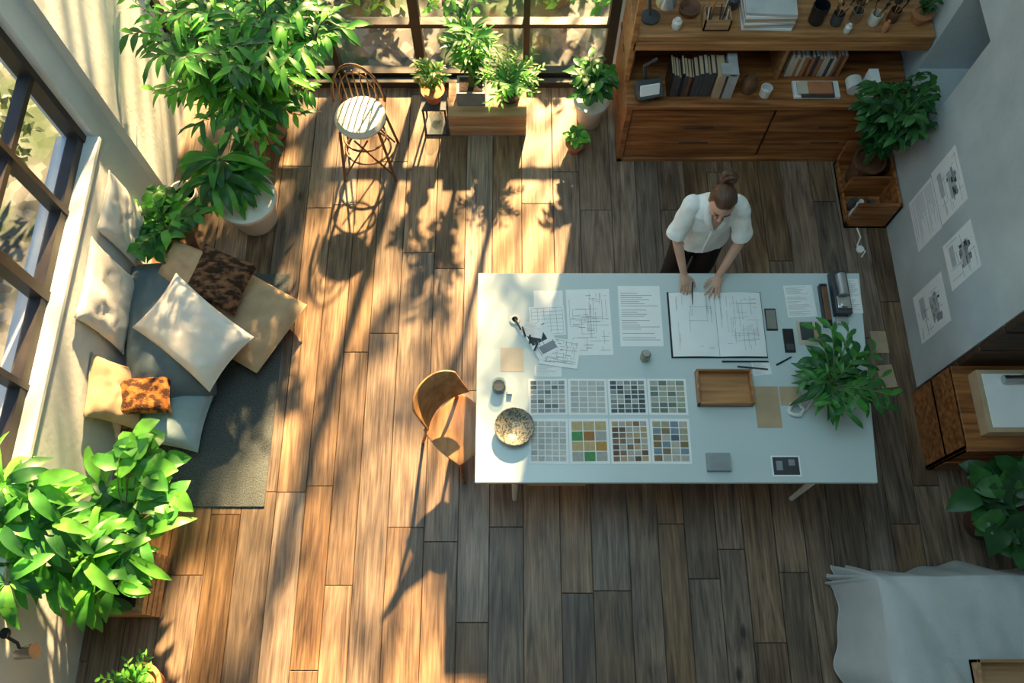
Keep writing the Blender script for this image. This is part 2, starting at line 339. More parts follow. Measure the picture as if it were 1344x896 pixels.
# window ledge
b=MB(); b.box(-.53,4.32,.22,.12,4.66,.27); b.box(-.53,4.32,.0,.12,4.345,.12); b.box(-.53,4.325,.125,.12,4.345,.215); b.box(-.53,4.34,0,-.50,4.66,.22); b.box(.09,4.34,0,.12,4.66,.22); b.finish('plant_bench',M_light,bevel=.004)
b=MB(); b.box(-.45,4.42,.27,-.22,4.6,.43,2); b.box(-.43,4.44,.42,-.24,4.58,.435,1); stems(b,-.33,4.5,.42,18,.75,.18,13,.14,.03,[3,4,5],t0=.25,sm=0); b.finish('planter_box_palm',[M_stem,M_soil,mat('zinc',(.22,.24,.24),.5)]+G1)
b=MB(); pot(b,-.02,4.5,.27,.09,.07,.14,2,1); stems(b,-.02,4.5,.40,30,.18,.32,16,.07,.02,[3,3,4],t0=.1); b.clamp(y1=4.8); b.finish('potted_fern',[M_stem,M_soil,M_dark]+G1)
b=MB()
for sx in(-1,1):
    for sy in(-1,1): b.box(-.64+sx*.09-.008,4.42+sy*.09-.008,0,-.64+sx*.09+.008,4.42+sy*.09+.008,.34)
b.box(-.74,4.32,.33,-.54,4.52,.35); b.box(-.74,4.32,0,-.54,4.52,.02); b.lathe([(.05,0),(.06,.12),(.03,.16)],(-.64,4.42,.02),1)
b.finish('glass_lantern',[M_dark,M_glass])
b=MB(); pot(b,-.64,4.42,.35,.085,.06,.13,2,1); stems(b,-.64,4.42,.46,18,.3,.13,12,.07,.025,[3,4,6],t0=.15); b.finish('potted_croton',[M_stem,M_soil,M_terra]+G1+[leafmat('leaf_olive',(.22,.2,.05))])
b=MB(); pot(b,.66,4.46,0,.14,.09,.32,2,1); stems(b,.66,4.46,.3,15,.36,.2,7,.14,.055,[3,4,5],droop=1,t0=.3); b.clamp(x1=.84,y1=4.8); b.finish('potted_ficus',[M_stem,M_soil,M_white]+[G1[1],G1[2],G1[2]])
b=MB(); pot(b,.53,4.18,0,.07,.055,.1,2,1); stems(b,.53,4.18,.09,8,.12,.09,3,.09,.055,[3,4],'heart',.8,.3); b.finish('potted_basil',[M_stem,M_soil,M_terra]+G1)
# ---------------------------------------------------------------- rattan bar chair
b=MB(); c=Vector((-1.18,4.06)); 
for sx in(-1,1):
    for sy in(-1,1):
        b.tube([(c.x+sx*.21,c.y+sy*.19,0),(c.x+sx*.15,c.y+sy*.13,.58)],.012,0,6)
        b.tube([(c.x+sx*.19,c.y+sy*.16,.05),(c.x-sx*.05,c.y+sy*.15,.5)],.008,0,6)
for z,r in((.2,.185),(.36,.17),(.57,.19)):
    P=[(c.x+r*math.cos(t*math.pi/12),c.y+r*.88*math.sin(t*math.pi/12),z) for t in range(25)]; b.tube(P,.009,0,6,cap=False)
b.lathe([(.01,.575),(.19,.575),(.2,.60),(.17,.635),(.05,.65),(.001,.65)],(c.x,c.y,0),1)
P=[(c.x-.02+.2*math.cos(math.pi*t/14),c.y+.17*1,.58+.42*math.sin(math.pi*t/14)+.0) for t in range(15)]; b.tube(P,.012,0,6)
P=[(c.x-.02+.15*math.cos(math.pi*t/14),c.y+.17,.58+.33*math.sin(math.pi*t/14)) for t in range(15)]; b.tube(P,.007,0,6)
for k in range(-3,4): b.tube([(c.x-.02+k*.045,c.y+.17,.58),(c.x-.02+k*.05,c.y+.17,.58+.36*math.sqrt(max(.05,1-(k/4.2)**2)))],.006,0,5)
b.finish('rattan_chair',[mat('rattan',(.16,.08,.035),.5),mat('seat_fabric',(.66,.6,.5),.9,bump=.3)])
# ---------------------------------------------------------------- plywood chair
CT=Matrix.Translation((-.355,1.60,0))@Matrix.Rotation(math.atan2(-.70,.72),4,'Z')
b=MB(); b.T=CT
def seat(u,v):
    x=(u-.5)*2; y=(v-.5)*2; X=.2*x*(1-.10*y*y); Y=.205*y*(1-.12*x*x)
    return (X,Y,.44-.02*(1-x*x)*(1-y*y)+(.015*y*y)-(.02*max(0,x)**3))
b.grid(seat,14,14)
def backr(u,v):
    t=(u-.5)*2; a=t*.95; h=(v-.5)*2; hh=.14*(1-.45*abs(t)**3)
    r=.23; return (-.235+r*(1-math.cos(a))*.9-h*.06,r*math.sin(a)*1.02,.73+h*hh)
b.grid(backr,18,8)
o1=b.finish('shell',M_ply,mods=[('sol','SOLIDIFY',{'thickness':.014,'offset':0}),('bv','BEVEL',{'width':.004,'segments':2})])
b2=MB(); b2.T=CT
for sx,sy in((1,1),(1,-1)): b2.tube([(sx*.20,sy*.19,0),(sx*.14,sy*.14,.425)],[.011,.014],0,8)
for sy in(1,-1): b2.tube([(-.23,sy*.19,0),(-.17,sy*.15,.42),(-.20,sy*.12,.6),(-.215,sy*.10,.70)],[.011,.014,.012,.009],0,8)
b2.tube([(.15,-.14,.41),(-.16,-.14,.41)],.01,0,6); b2.tube([(.15,.14,.41),(-.16,.14,.41)],.01,0,6); b2.tube([(-.16,-.14,.41),(-.16,.14,.41)],.01,0,6)
o2=b2.finish('legs',M_cab)
e=empty('plywood_chair'); o1.parent=e; o2.parent=e
# ---------------------------------------------------------------- rug + cushions
M_rug=mat('rug_weave',(.085,.10,.105),.95,var=.35,scale=90,bump=1,bscale=160)
b=MB(); b.box(-2.62,1.15,0.001,-1.765,3.0,.012); b.finish('rug',M_rug,bevel=.004)
def cushion(name,c,w,h,t,rot,m,wr=.012,seed=0,sag=.0,pinch=.12):
    b=MB(); n=24; b.T=Matrix.Translation(c)@Euler([math.radians(a) for a in rot]).to_matrix().to_4x4()
    for sgn in(1,-1):
        def f(u,v):
            x=(u-.5)*2; y=(v-.5)*2
            k=((1-x**4)*(1-y**4)); k=max(0,k)**.55
            X=x*w/2*(1-pinch*(1-y*y)*abs(x)**3*.6); Y=y*h/2*(1-pinch*(1-x*x)*abs(y)**3*.6)
            nn=noise.noise(Vector((X*7+seed,Y*7,seed)))*wr*1.6+noise.noise(Vector((X*18,Y*18+seed,seed)))*wr*.7
            return (X,Y,sgn*(t/2*k+nn*k)-sag*(x*x+y*y)*.5)
        b.grid(f,n,n)
        if sgn<0: b.F[-n*n:]=[f[::-1] for f in b.F[-n*n:]]
    for px in(-1,1): b.tube([(px*w/2*(1-pinch*(1-(j/5-1)**2)*.6),(j/5-1)*h/2,-sag*.5*(1+(j/5-1)**2)) for j in range(11)],.005,0,5)
    b.clamp(x0=-2.88,z0=.014,k=.1)
    return b.finish(name,m,sharp=0)
F_slate=mat('linen_slate',(.11,.16,.19),.9,bump=.3,bscale=200)
F_white=mat('linen_white',(.74,.72,.67),.9,var=.05,bump=.3,bscale=200)
F_beige=mat('linen_beige',(.50,.36,.22),.9,var=.12,bump=.3,bscale=200)
F_blue=mat('linen_blue',(.30,.40,.45),.9,var=.08,bump=.3,bscale=200)
F_fur=mat('brown_fur',(.03,.013,.006),.95,scale=14,col2=(.27,.13,.06),bump=1,bscale=120,sharp=(.44,.62),stretch=(1,1.8,1))
F_rust=mat('rust_knit',(.07,.025,.01),.95,scale=20,col2=(.46,.17,.035),bump=1,bscale=90,sharp=(.44,.58))
cushion('bean_cushion',(-2.54,2.44,.22),.62,1.10,.40,(0,10,8),F_slate,.02,3,pinch=0)
cushion('floor_mattress',(-2.10,2.60,.16),.86,.64,.22,(0,0,-30),F_beige,.022,9,pinch=0)
cushion('beige_cushion',(-2.38,2.84,.40),.50,.34,.18,(10,-5,-24),F_beige,.015,5)
cushion('white_cushion',(-2.28,2.31,.46),.74,.50,.19,(16,8,-38),F_white,.015,1)
cushion('fur_cushion',(-2.15,2.74,.44),.42,.42,.15,(8,8,-20),F_fur,.01,2)
cushion('beige_cushion',(-2.78,1.87,.42),.46,.46,.15,(0,66,6),F_beige,.014,7)
cushion('rust_cushion',(-2.60,1.86,.38),.38,.28,.12,(0,12,8),F_rust,.01,8)
cushion('blue_cushion',(-2.46,1.78,.14),.48,.46,.17,(0,6,-8),F_blue,.012,6)
cushion('slate_cushion',(-2.55,2.04,.13),.40,.34,.2,(0,8,0),F_slate,.012,16)
cushion('backrest_cushion',(-2.84,2.50,.64),.66,.60,.10,(0,87,0),F_white,.014,21)
cushion('backrest_cushion',(-2.84,3.12,.64),.58,.48,.10,(0,87,0),F_white,.014,22)
# wall lamp
b=MB(); b.lathe([(.001,0),(.03,0),(.035,.05),(.045,.12),(.04,.12)],(0,0,0),1)
T=Matrix.Translation((-2.80,.14,.93))@Euler((0,math.radians(75),math.radians(10))).to_matrix().to_4x4()
b.V=[tuple(T@Vector(v)) for v in b.V]
b.tube([(-2.88,.25,1.0),(-2.80,.2,.95),(-2.78,.15,.93)],.01,0,6)
b.lathe([(.03,0),(.03,.012)],(-2.855,.25,.99),0); b.finish('wall_spotlight',[M_black,mat('steel_dark',(.3,.3,.31),.25,metal=1)])
# ---------------------------------------------------------------- table
b=MB(); b.prism([(-.235,1.16),(2.31,1.16),(2.42,2.635),(-.235,2.635)],.715,.75); o1=b.finish('top',M_tbl,bevel=.004)
b=MB()
for x,y in((.02,1.24),(2.0,1.24),(.02,2.5),(2.1,2.5)): b.tube([(x,y-.03*(1 if y<2 else -1),0),(x,y,.715)],[.018,.025],0,10)
b.box(.0,1.24,.62,2.1,1.28,.715); b.box(0,2.48,.62,2.1,2.52,.715); o2=b.finish('legs',M_white)
b=MB(); b.box(.08,1.20,.52,.5,1.9,.712); b.box(.1,1.185,.54,.48,1.20,.69); o3=b.finish('drawer',M_light,bevel=.004)
e=empty('work_table'); o1.parent=e;o2.parent=e;o3.parent=e
Z=.7505
def lines(b,x0,y0,x1,y1,z,n,rnd,m=1,th=.0022):
    for i in range(n):
        zz=z+i*2e-6
        if rnd.random()<.5:
            y=rnd.uniform(y0,y1); a=rnd.uniform(x0,x1); c=min(x1,a+rnd.uniform(.02,(x1-x0)*.8)); b.box(a,y,z,c,y+th,zz+.0002,m)
        else:
            x=rnd.uniform(x0,x1); a=rnd.uniform(y0,y1); c=min(y1,a+rnd.uniform(.02,(y1-y0)*.6)); b.box(x,a,z,x+th,c,zz+.0002,m)
mat_pale=mat('ink_pale',(.5,.52,.53),.8)
def sheet(name,cx,cy,w,h,rz,z=Z,style='plan',seed=0,m=None):
    b=MB(); rnd=random.Random(seed); b.box(-w/2,-h/2,0,w/2,h/2,.0012,0); k=.0012; W,H=w*.44,h*.44
    if style=='plan':
        for i in range(3):
            x=rnd.uniform(-W,W*.2); y=rnd.uniform(-H,H*.3); a=x+rnd.uniform(.3,.8)*W; c=y+rnd.uniform(.2,.7)*H
            for q in((x,y,a,y+.002),(x,c,a,c+.002),(x,y,x+.002,c),(a,y,a+.002,c)): b.box(q[0],q[1],k,q[2],q[3],k+.0004,1)
        lines(b,-W,-H,W,H,k,40,rnd)
        for i in range(12):
            y=H-rnd.randrange(20)*H*.1; x=rnd.uniform(-W,W*.5); b.box(x,y,k,x+rnd.uniform(.2,.5)*W,y+.004,k+.0005,1)
    elif style=='text':
        y=H
        while y>-H:
            if rnd.random()<.85: b.box(-W,y,k,-W+2*W*rnd.uniform(.4,1),y+h*.008,k+.0002,1)
            y-=h*.035
    elif style=='sketch':
        b.box(-W*.5,H*.0,k,W*.6,H*.55,k+.0002,3); b.box(-W*.8,-H*.75,k,W*.2,-H*.4,k+.0002,3)
        for i in range(16): x=rnd.uniform(-W*.6,W*.5); y=rnd.uniform(-H*.1,H*.6); b.box(x,y,k+.0001,x+rnd.uniform(.1,.35)*W,y+rnd.uniform(.04,.2)*H,k+.0005+i*1e-5,rnd.choice([1,2,1]))
        lines(b,-W,-H,W,H,k+.0006,16,rnd,1,.003)
    elif style=='photo':
        b.box(-W,-H*.1,k,W*.5,H*.8,k+.0002,2); b.box(-W*.6,-H*.9,k,W*.9,-H*.35,k+.0002,1); lines(b,-W,-H,W,H,k+.0003,14,rnd,1,.004)
    elif style=='grid':
        for i in range(8): b.box(-W,-H+2*H*i/7,k,W,-H+2*H*i/7+.0018,k+.0002,1)
        for i in range(6): b.box(-W+2*W*i/5,-H,k,-W+2*W*i/5+.0018,H,k+.0003,1)
    o=b.finish(name,[m or M_paper,M_ink,M_inkd,mat_pale]); o.location=(cx,cy,z); o.rotation_euler=(0,0,rz); return o
sheet('drawing_sheet',.525,2.265,.30,.49,.02,style='plan',seed=1); sheet('drawing_sheet',.875,2.31,.29,.45,.0,style='text',seed=2)
sheet('drawing_sheet',.24,2.27,.24,.22,.06,style='grid',seed=3,z=Z+.002); sheet('drawing_sheet',.32,2.04,.26,.2,-.15,style='plan',seed=4,z=Z+.004); sheet('drawing_sheet',.20,2.13,.17,.24,.5,style='photo',seed=5,z=Z+.006)
sheet('drawing_sheet',.25,2.43,.20,.14,0,style='',seed=6,z=Z); sheet('drawing_sheet',.14,2.2,.14,.1,-.2,style='text',seed=7,z=Z+.008)
sheet('colour_card',0,1.99,.155,.17,0,style='',m=M_cream); sheet('drawing_sheet',.24,1.91,.18,.08,0,style='text',seed=8)
sheet('drawing_sheet',1.98,2.42,.2,.24,.03,style='text',seed=18); sheet('drawing_sheet',1.66,1.93,.12,.1,.1,style='text',seed=19)
# portfolio book
b=MB(); b.box(1.066,2.0,0,1.71,2.485,.006,1)
def page(x0,x1,s):
    def f(u,v): return (x0+(x1-x0)*u,2.01+.472*v,.0065+.006*math.sin(math.pi*(u if s else 1-u)))
    return f
b.grid(page(1.078,1.389,0),10,2,0); b.grid(page(1.391,1.706,1),10,2,0)
rnd=random.Random(3); lines(b,1.11,2.05,1.36,2.45,.0129,22,rnd,2,.0015); lines(b,1.42,2.05,1.67,2.45,.0129,50,rnd,2,.0015)
o=b.finish('portfolio_book',[M_paper,M_black,M_ink]); o.location.z=Z
# swatch sheets
pal=[[(.55,.55,.5),(.35,.4,.42),(.62,.6,.55),(.2,.22,.22)],[(.62,.64,.6),(.5,.55,.55),(.7,.68,.62)],[(.12,.14,.14),(.3,.33,.32),(.5,.5,.45),(.08,.09,.1)],[(.45,.5,.36),(.3,.35,.3),(.55,.52,.4),(.2,.24,.2)],
     [(.66,.66,.62),(.55,.56,.52),(.7,.7,.66)],[(.6,.33,.08),(.10,.35,.12),(.65,.5,.25),(.45,.2,.05),(.5,.5,.45)],[(.18,.1,.06),(.6,.42,.22),(.3,.18,.1),(.55,.5,.42)],[(.25,.33,.4),(.12,.16,.2),(.5,.45,.3),(.6,.55,.45),(.3,.2,.1)]]
pm={}
def cm(c):
    if c not in pm: pm[c]=mat('swatch_%d'%len(pm),tuple(q*.8 for q in c),.7,var=.1,scale=40)
    return pm[c]
for r in range(2):
    for c in range(4):
        P=pal[r*4+c]; w=.255; h=.25 if r==0 else .30; cx=.235+c*.262; cy=1.73 if r==0 else 1.43
        b=MB(); rnd=random.Random(r*4+c+30); b.box(-w/2,-h/2,0,w/2,h/2,.0012,0); nc,nr=(5,7) if (r*4+c)%2==0 else (4,6)
        if r*4+c==5: nc,nr=3,4
        cw=w*.90/nc; ch=h*.90/nr
        for i in range(nc):
            for j in range(nr):
                x=-w*.45+i*cw; y=-h*.45+j*ch; b.box(x+.003,y+.003,.0012,x+cw-.003,y+ch-.003,.002,1+rnd.randrange(len(P)))
        o=b.finish('swatch_sheet',[M_paper]+[cm(q) for q in P]); o.location=(cx,cy,Z); o.rotation_euler.z=R(-.01,.01)
# tray
b=MB(); b.box(1.21,1.66,0,1.57,1.90,.012); b.box(1.21,1.66,0,1.57,1.672,.07); b.box(1.21,1.888,0,1.57,1.90,.07); b.box(1.21,1.66,0,1.222,1.9,.07); b.box(1.558,1.66,0,1.57,1.9,.07); o=b.finish('wooden_tray',M_shelf,bevel=.002); o.location.z=Z
b=MB(); b.box(1.59,1.52,0,1.75,1.80,.004); o=b.finish('cardboard_sheet',[M_card,M_paper]); o.location.z=Z
b=MB(); b.box(1.76,1.67,0,1.90,1.80,.002); o=b.finish('colour_card',M_card); o.location.z=Z
b=MB(); b.lathe([(.03,0),(.033,.02),(.033,.075),(.026,.08),(.001,.08)],(.885,2.0,Z),0); b.lathe([(.024,.08),(.024,.1),(.001,.1)],(.885,2.0,Z),1); b.finish('glass_bottle',[mat('amber',(.25,.22,.12),.2),M_metal])
b=MB(); b.lathe([(.045,0),(.048,.01),(.048,.08),(.044,.08),(.043,.01),(.001,.01)],(-.085,1.79,Z),0); b.lathe([(.04,.02),(.04,.06),(.001,.06)],(-.085,1.79,Z),1,10); b.box(-.03,1.74,Z,.0,1.79,Z+.03,2); b.finish('glass_jar',[M_glass,M_dark,M_white])
sm,nt,bb=newmat('speckled_glaze'); N=nt.nodes; L=nt.links; tc=N.new('ShaderNodeTexCoord'); vo=N.new('ShaderNodeTexVoronoi'); vo.inputs['Scale'].default_value=120; L.new(tc.outputs['Object'],vo.inputs['Vector']); cr=N.new('ShaderNodeValToRGB'); L.new(vo.outputs['Color'],cr.inputs[0]); cr.color_ramp.elements[0].position=.3; cr.color_ramp.elements[1].position=.6; cr.color_ramp.elements[0].color=(.07,.09,.08,1); cr.color_ramp.elements[1].color=(.36,.33,.25,1); L.new(cr.outputs[0],bb.inputs['Base Color']); bb.inputs['Roughness'].default_value=.3
b=MB(); b.lathe([(.05,0),(.055,.008),(.10,.035),(.128,.065),(.124,.067),(.095,.042),(.05,.018),(.001,.014)],(.015,1.51,Z),0,36); b.finish('speckled_bowl',sm)
b=MB(); b.box(1.725,2.2,0,1.80,2.36,.009,0); b.box(1.73,2.21,.009,1.795,2.35,.0095,1); o=b.finish('smartphone',[M_black,mat('screen',(.25,.24,.2),.1)],bevel=.003); o.location.z=Z
b=MB(); b.box(1.83,2.04,0,1.90,2.21,.012,0); b.box(1.84,2.055,.012,1.89,2.1,.014,1); o=b.finish('calculator',[M_black,M_dark],bevel=.003); o.location.z=Z
b=MB(); b.box(1.93,2.1,0,2.09,2.27,.006,0); b.box(1.95,2.13,.006,2.03,2.25,.03,1); b.box(2.03,2.12,.006,2.08,2.2,.045,2); o=b.finish('sample_stack',[M_cream,M_dark,M_card],bevel=.002); o.location.z=Z
b=MB(); b.box(2.11,2.22,0,2.16,2.53,.05,0); b.box(2.115,2.25,.05,2.15,2.5,.07,1); o=b.finish('notebook_stack',[M_black,M_brownpot],bevel=.003); o.location.z=Z
b=MB(); b.box(2.19,2.30,0,2.30,2.62,.07,0); b.box(2.2,2.33,.07,2.29,2.42,.085,1); b.tube([(2.245,2.42,.09),(2.245,2.58,.09)],.035,1,14); b.lathe([(.03,0),(.03,.02)],(2.245,2.36,.085),1); b.box(2.2,2.24,0,2.28,2.3,.03,1); o=b.finish('label_printer',[M_dark,M_metal],bevel=.004); o.location.z=Z
sheet('drawing_sheet',2.35,2.46,.1,.26,0,style='text',seed=12)
b=MB(); b.box(1.235,1.23,0,1.385,1.345,.035,0); b.box(1.25,1.25,.035,1.37,1.28,.0355,1); b.box(1.25,1.3,.035,1.3,1.33,.0355,1); o=b.finish('small_box',[mat('box_grey',(.27,.31,.31),.6),M_ink],bevel=.002); o.location.z=Z
b=MB(); b.box(1.65,1.2,0,1.835,1.335,.0015,0); b.box(1.66,1.21,.0015,1.825,1.325,.0018,1); b.box(1.68,1.24,.0018,1.72,1.30,.002,2); b.box(1.76,1.27,.0018,1.80,1.31,.002,2); o=b.finish('photo_print',[M_paper,M_inkd,M_ink]); o.location.z=Z
for i,(x,y,l,a,mm) in enumerate([(1.40,1.975,.31,.0,M_black),(1.5,1.94,.2,-.1,M_inkd),(1.76,1.95,.12,.5,M_black)]):
    b=MB(); b.tube([(x,y,Z+.006),(x+l*math.cos(a),y+l*math.sin(a),Z+.006)],[.006,.005],0,8); b.finish('pen',mm)
b=MB(); b.tube([(1.80,1.62,Z+.01),(1.83,1.6,Z+.02),(1.87,1.6,Z+.02),(1.9,1.64,Z+.015),(1.87,1.68,Z+.02),(1.82,1.67,Z+.02),(1.80,1.62,Z+.01)],.014,0,8); b.tube([(1.9,1.62,Z+.01),(1.97,1.7,Z+.01),(1.94,1.76,Z+.01)],.006,0,6); b.finish('tape_dispenser',M_white)
b=MB(); 
for k in range(4): b.tube([(.06+.03*k,2.2-.05*k,Z+.02),(.02+.05*k,2.28-.06*k,Z+.018)],.007,0,6)
b.lathe([(.035,0),(.035,.012),(.02,.012),(.02,0)],(.02,2.28,Z+.0),1); b.finish('drafting_tools',[M_inkd,M_white])
b=MB(); pot(b,2.05,1.75,Z,.11,.08,.12,2,1); stems(b,2.05,1.75,Z+.10,20,.20,.32,10,.13,.038,[3,4,5],droop=.9,t0=.15,lean=(.05,.06)); rosette(b,2.05,1.75,Z+.12,24,.30,.05,[3,4,5]); b.clamp(z0=.765); b.finish('potted_zz_plant',[M_stem,M_soil,M_terra]+[G1[2],G2[2],G1[1]])
# ---------------------------------------------------------------- back cabinet and shelf
b=MB(); b.box(.9,4.10,.03,3.04,YB-.02,.70,1)
for (x0,x1) in((.93,2.03),(2.05,3.03)):
    for z0,z1 in((.05,.25),(.255,.455),(.46,.66)): b.box(x0,4.075,z0,x1,4.10,z1,0)
b.box(.88,4.06,0,.925,YB-.01,.72,0); b.box(.88,4.06,0,3.04,4.1,.045,0); b.box(.87,4.05,.70,3.04,YB-.01,.745,0)
for x in(1.48,2.55):
    for z in(.25,.455): b.box(x-.12,4.068,z-.012,x+.12,4.08,z+.003,1)
b.finish('sideboard',[M_cab,M_cabd],bevel=.004)
b=MB(); b.box(.87,4.28,1.18,3.04,YB-.01,1.235); b.box(.88,4.27,1.10,3.04,4.30,1.18); b.box(.88,4.3,.746,.915,YB-.01,1.18); b.box(2.02,4.3,.746,2.05,YB-.01,1.18); b.box(.86,4.27,.746,.90,4.31,1.9); b.box(.86,4.27,1.88,.9,YB-.01,1.92); b.finish('shelf_unit',M_shelf,bevel=.004)
def books(name,x0,x1,y,z,h,d,mats,seed,tilt=0):
    b=MB(); rnd=random.Random(seed); x=x0
    while x<x1:
        w=rnd.uniform(.015,.035); hh=h*rnd.uniform(.8,1); k=rnd.randrange(len(mats)-1); b.box(x,y,z,x+w*.92,y+d,z+hh,k); b.box(x+.003,y+.004,z+.003,x+w*.92-.003,y+d+.002,z+hh+.0005,len(mats)-1); x+=w
    b.finish(name,mats,bevel=.0015)
books('book_row',1.18,1.50,4.14,.746,.27,.17,[M_black,M_dark,M_brownpot,M_dark,M_card],1)
b=MB(); b.box(1.52,4.12,.746,1.58,4.32,1.0,0); b.box(1.6,4.12,.746,1.67,4.32,1.02,1); b.box(1.54,4.12,1.0,1.66,4.22,1.03,1); b.finish('magazine_file',[M_card,mat('grey_board',(.4,.42,.42),.7)],bevel=.003)
b=MB(); b.box(2.15,4.12,.746,2.5,4.27,.77,0); b.box(2.2,4.11,.77,2.45,4.25,.79,1); b.box(2.17,4.13,.79,2.4,4.24,.80,2); b.box(2.25,4.12,.80,2.43,4.23,.815,3); b.finish('magazine_stack',[M_paper,M_dark,M_cream,M_terra])
books('book_row',2.1,2.5,4.33,.746,.24,.17,[M_dark,M_cream,M_brownpot,M_terra,M_paper],8)
b=MB(); b.tube([(2.6,4.15,.81),(2.6,4.25,.81)],.06,0,20); b.box(2.68,4.12,.746,2.75,4.26,.92,1); b.finish('paper_roll',[M_white,M_paper])
b=MB(); b.lathe([(.05,0),(.06,.05),(.055,.12),(.03,.15),(.03,.17),(.001,.17)],(1.8,4.2,.746),0); b.lathe([(.04,0),(.045,.08),(.04,.08),(.035,.02),(.001,.02)],(1.93,4.16,.746),1); b.finish('ceramic_vase',[M_brownpot,M_white])
b=MB(); b.lathe([(.09,0),(.09,.02),(.02,.03),(.015,.06)],(1.02,4.18,.746),0); b.tube([(1.02,4.18,.8),(.98,4.22,1.0),(1.05,4.18,1.12)],.014,0,8); b.cbox((1.03,4.14,.84),(.19,.14,.10),0,rz=.2,rx=.7); b.cbox((1.03,4.09,.88),(.15,.015,.10),1,rz=.2,rx=-.35); b.finish('postal_scale',[M_dark,M_paper],bevel=.006)
zt=1.236
b=MB(); b.lathe([(.07,0),(.07,.02),(.015,.03)],(1.0,4.45,zt),0); b.tube([(1.0,4.45,zt),(.97,4.48,zt+.2),(1.05,4.42,zt+.28)],.012,0,8); b.lathe([(.02,.10),(.07,.02),(.075,0),(.06,.01)],(1.08,4.4,zt+.2),1); b.finish('desk_lamp',[M_dark,M_metal])
b=MB(); b.lathe([(.04,0),(.075,.03),(.08,.06),(.07,.06),(.04,.02),(.001,.015)],(1.28,4.5,zt),0); b.finish('small_bowl',M_brownpot)
b=MB(); b.box(1.37,4.33,zt,1.56,4.47,zt+.012,0)
for q in((1.37,4.33,1.56,4.34),(1.37,4.46,1.56,4.47),(1.37,4.33,1.38,4.47),(1.55,4.33,1.56,4.47)): b.box(q[0],q[1],zt,q[2],q[3],zt+.1,0)
for k in range(9): x=R(1.39,1.54);y=R(4.35,4.45); b.tube([(x,y,zt+.01),(x+R(-.02,.02),y+R(-.02,.02),zt+R(.15,.22))],.005,1+k%3,6)
b.finish('pencil_box',[M_light,M_dark,M_white,M_terra])
b=MB(); z=zt
for k in range(8): h=R(.012,.03); b.cbox((1.83,4.47,z+h/2),(.36,.28,h*.9),k%3,rz=R(-.06,.06)); z+=h
b.finish('paper_stack',[M_paper,mat('pale_grey',(.55,.56,.55),.7),M_card],bevel=.002)
b=MB(); b.lathe([(.05,0),(.055,.01),(.06,.16),(.055,.16),(.05,.02),(.001,.02)],(2.19,4.42,zt),0); b.finish('black_cup',M_black)
for k,(x,m_) in enumerate([(2.33,M_dark),(2.47,M_metal),(2.60,M_white),(2.74,M_brownpot)]):
    b=MB(); b.lathe([(.035,0),(.04,.01),(.042,.10),(.038,.10),(.035,.02),(.001,.02)],(x,4.40+.03*(k%2),zt),0)
    for j in range(7): a=R(0,6.28); b.tube([(x,4.4+.03*(k%2),zt+.02),(x+.045*math.cos(a),4.4+.03*(k%2)+.045*math.sin(a),zt+R(.17,.24))],[.003,.004],1+j%3,5); b.ell((x+.047*math.cos(a),4.4+.03*(k%2)+.047*math.sin(a),zt+.23),(.009,.009,.02),1+(j+1)%3,8,5)
    b.finish('brush_cup',[m_,M_light,M_black,M_brownpot])
for k,(x,y,r,h,m_) in enumerate([(2.27,4.62,.04,.14,M_white),(2.42,4.64,.035,.1,M_terra),(2.55,4.6,.045,.16,M_brownpot),(2.68,4.63,.035,.12,M_metal),(1.18,4.36,.035,.09,M_white),(2.82,4.6,.03,.15,M_dark),(2.4,4.32,.025,.08,M_white),(2.67,4.33,.022,.1,M_terra),(1.6,4.55,.04,.12,M_dark)]):
    b=MB(); b.lathe([(r*.8,0),(r,h*.2),(r,h*.7),(r*.5,h*.85),(r*.55,h),(.001,h)],(x,y,zt),0); b.finish('storage_jar',m_)
b=MB(); pot(b,2.93,4.42,zt,.065,.05,.09,2,1); stems(b,2.93,4.42,zt+.08,14,.14,.08,7,.05,.02,[3,4],t0=.2); b.finish('potted_thyme',[M_stem,M_soil,M_terra]+G2)
# right low unit + dark plant
b=MB(); b.box(2.70,3.42,0,3.04,3.45,.34,0); b.box(2.70,4.0,0,3.04,4.03,.34,0); b.box(2.70,3.42,0,3.04,4.03,.03,0); b.box(2.70,3.42,.0,2.72,4.03,.08,0); b.box(3.02,3.42,0,3.04,4.03,.34,0); b.box(2.7,3.7,0,3.04,3.72,.3,0); b.finish('open_crate',M_cab,bevel=.003)
b=MB()
for k in range(9): b.lathe([(.03,0),(.034,.01),(.034,.1),(.02,.12),(.02,.14),(.001,.14)],(2.76+.045*(k%5),3.50+.07*(k//5)+.02*(k%2),.031),(1,0,2)[k%3],12)
b.finish('glass_bottles',[M_glass,M_white,M_dark])
b=MB(); b.tube([(2.8,3.41,.02),(2.82,3.33,.012),(2.78,3.25,.012),(2.84,3.2,.012),(2.80,3.15,.012)],.006,0,6); b.lathe([(.03,0),(.03,.02)],(2.80,3.22,0),0); b.finish('power_cord',M_paper)
b=MB(); pot(b,2.86,3.86,.03,.12,.1,.3,2,1); stems(b,2.83,3.84,.3,28,.85,.32,18,.13,.05,[3,4,5],droop=1,t0=.2,lean=(-.04,0)); b.clamp(x1=3.03,y1=4.02); b.finish('potted_rubber_fig',[M_stem,M_soil,M_brownpot]+G2)
def wallpaper(y0,y1,z0,z1,seed):
    o=sheet('wall_drawing',0,0,y1-y0,z1-z0,0,style='sketch' if seed!=1 else 'text',seed=seed); o.matrix_world=Matrix(((0,0,-1,XR-.001),(-1,0,0,(y0+y1)/2),(0,1,0,(z0+z1)/2),(0,0,0,1)))
wallpaper(2.98,3.40,.41,.78,1); wallpaper(2.99,3.42,.79,1.15,2); wallpaper(2.5,2.85,.735,1.125,3); wallpaper(2.32,2.70,.2,.65,4)
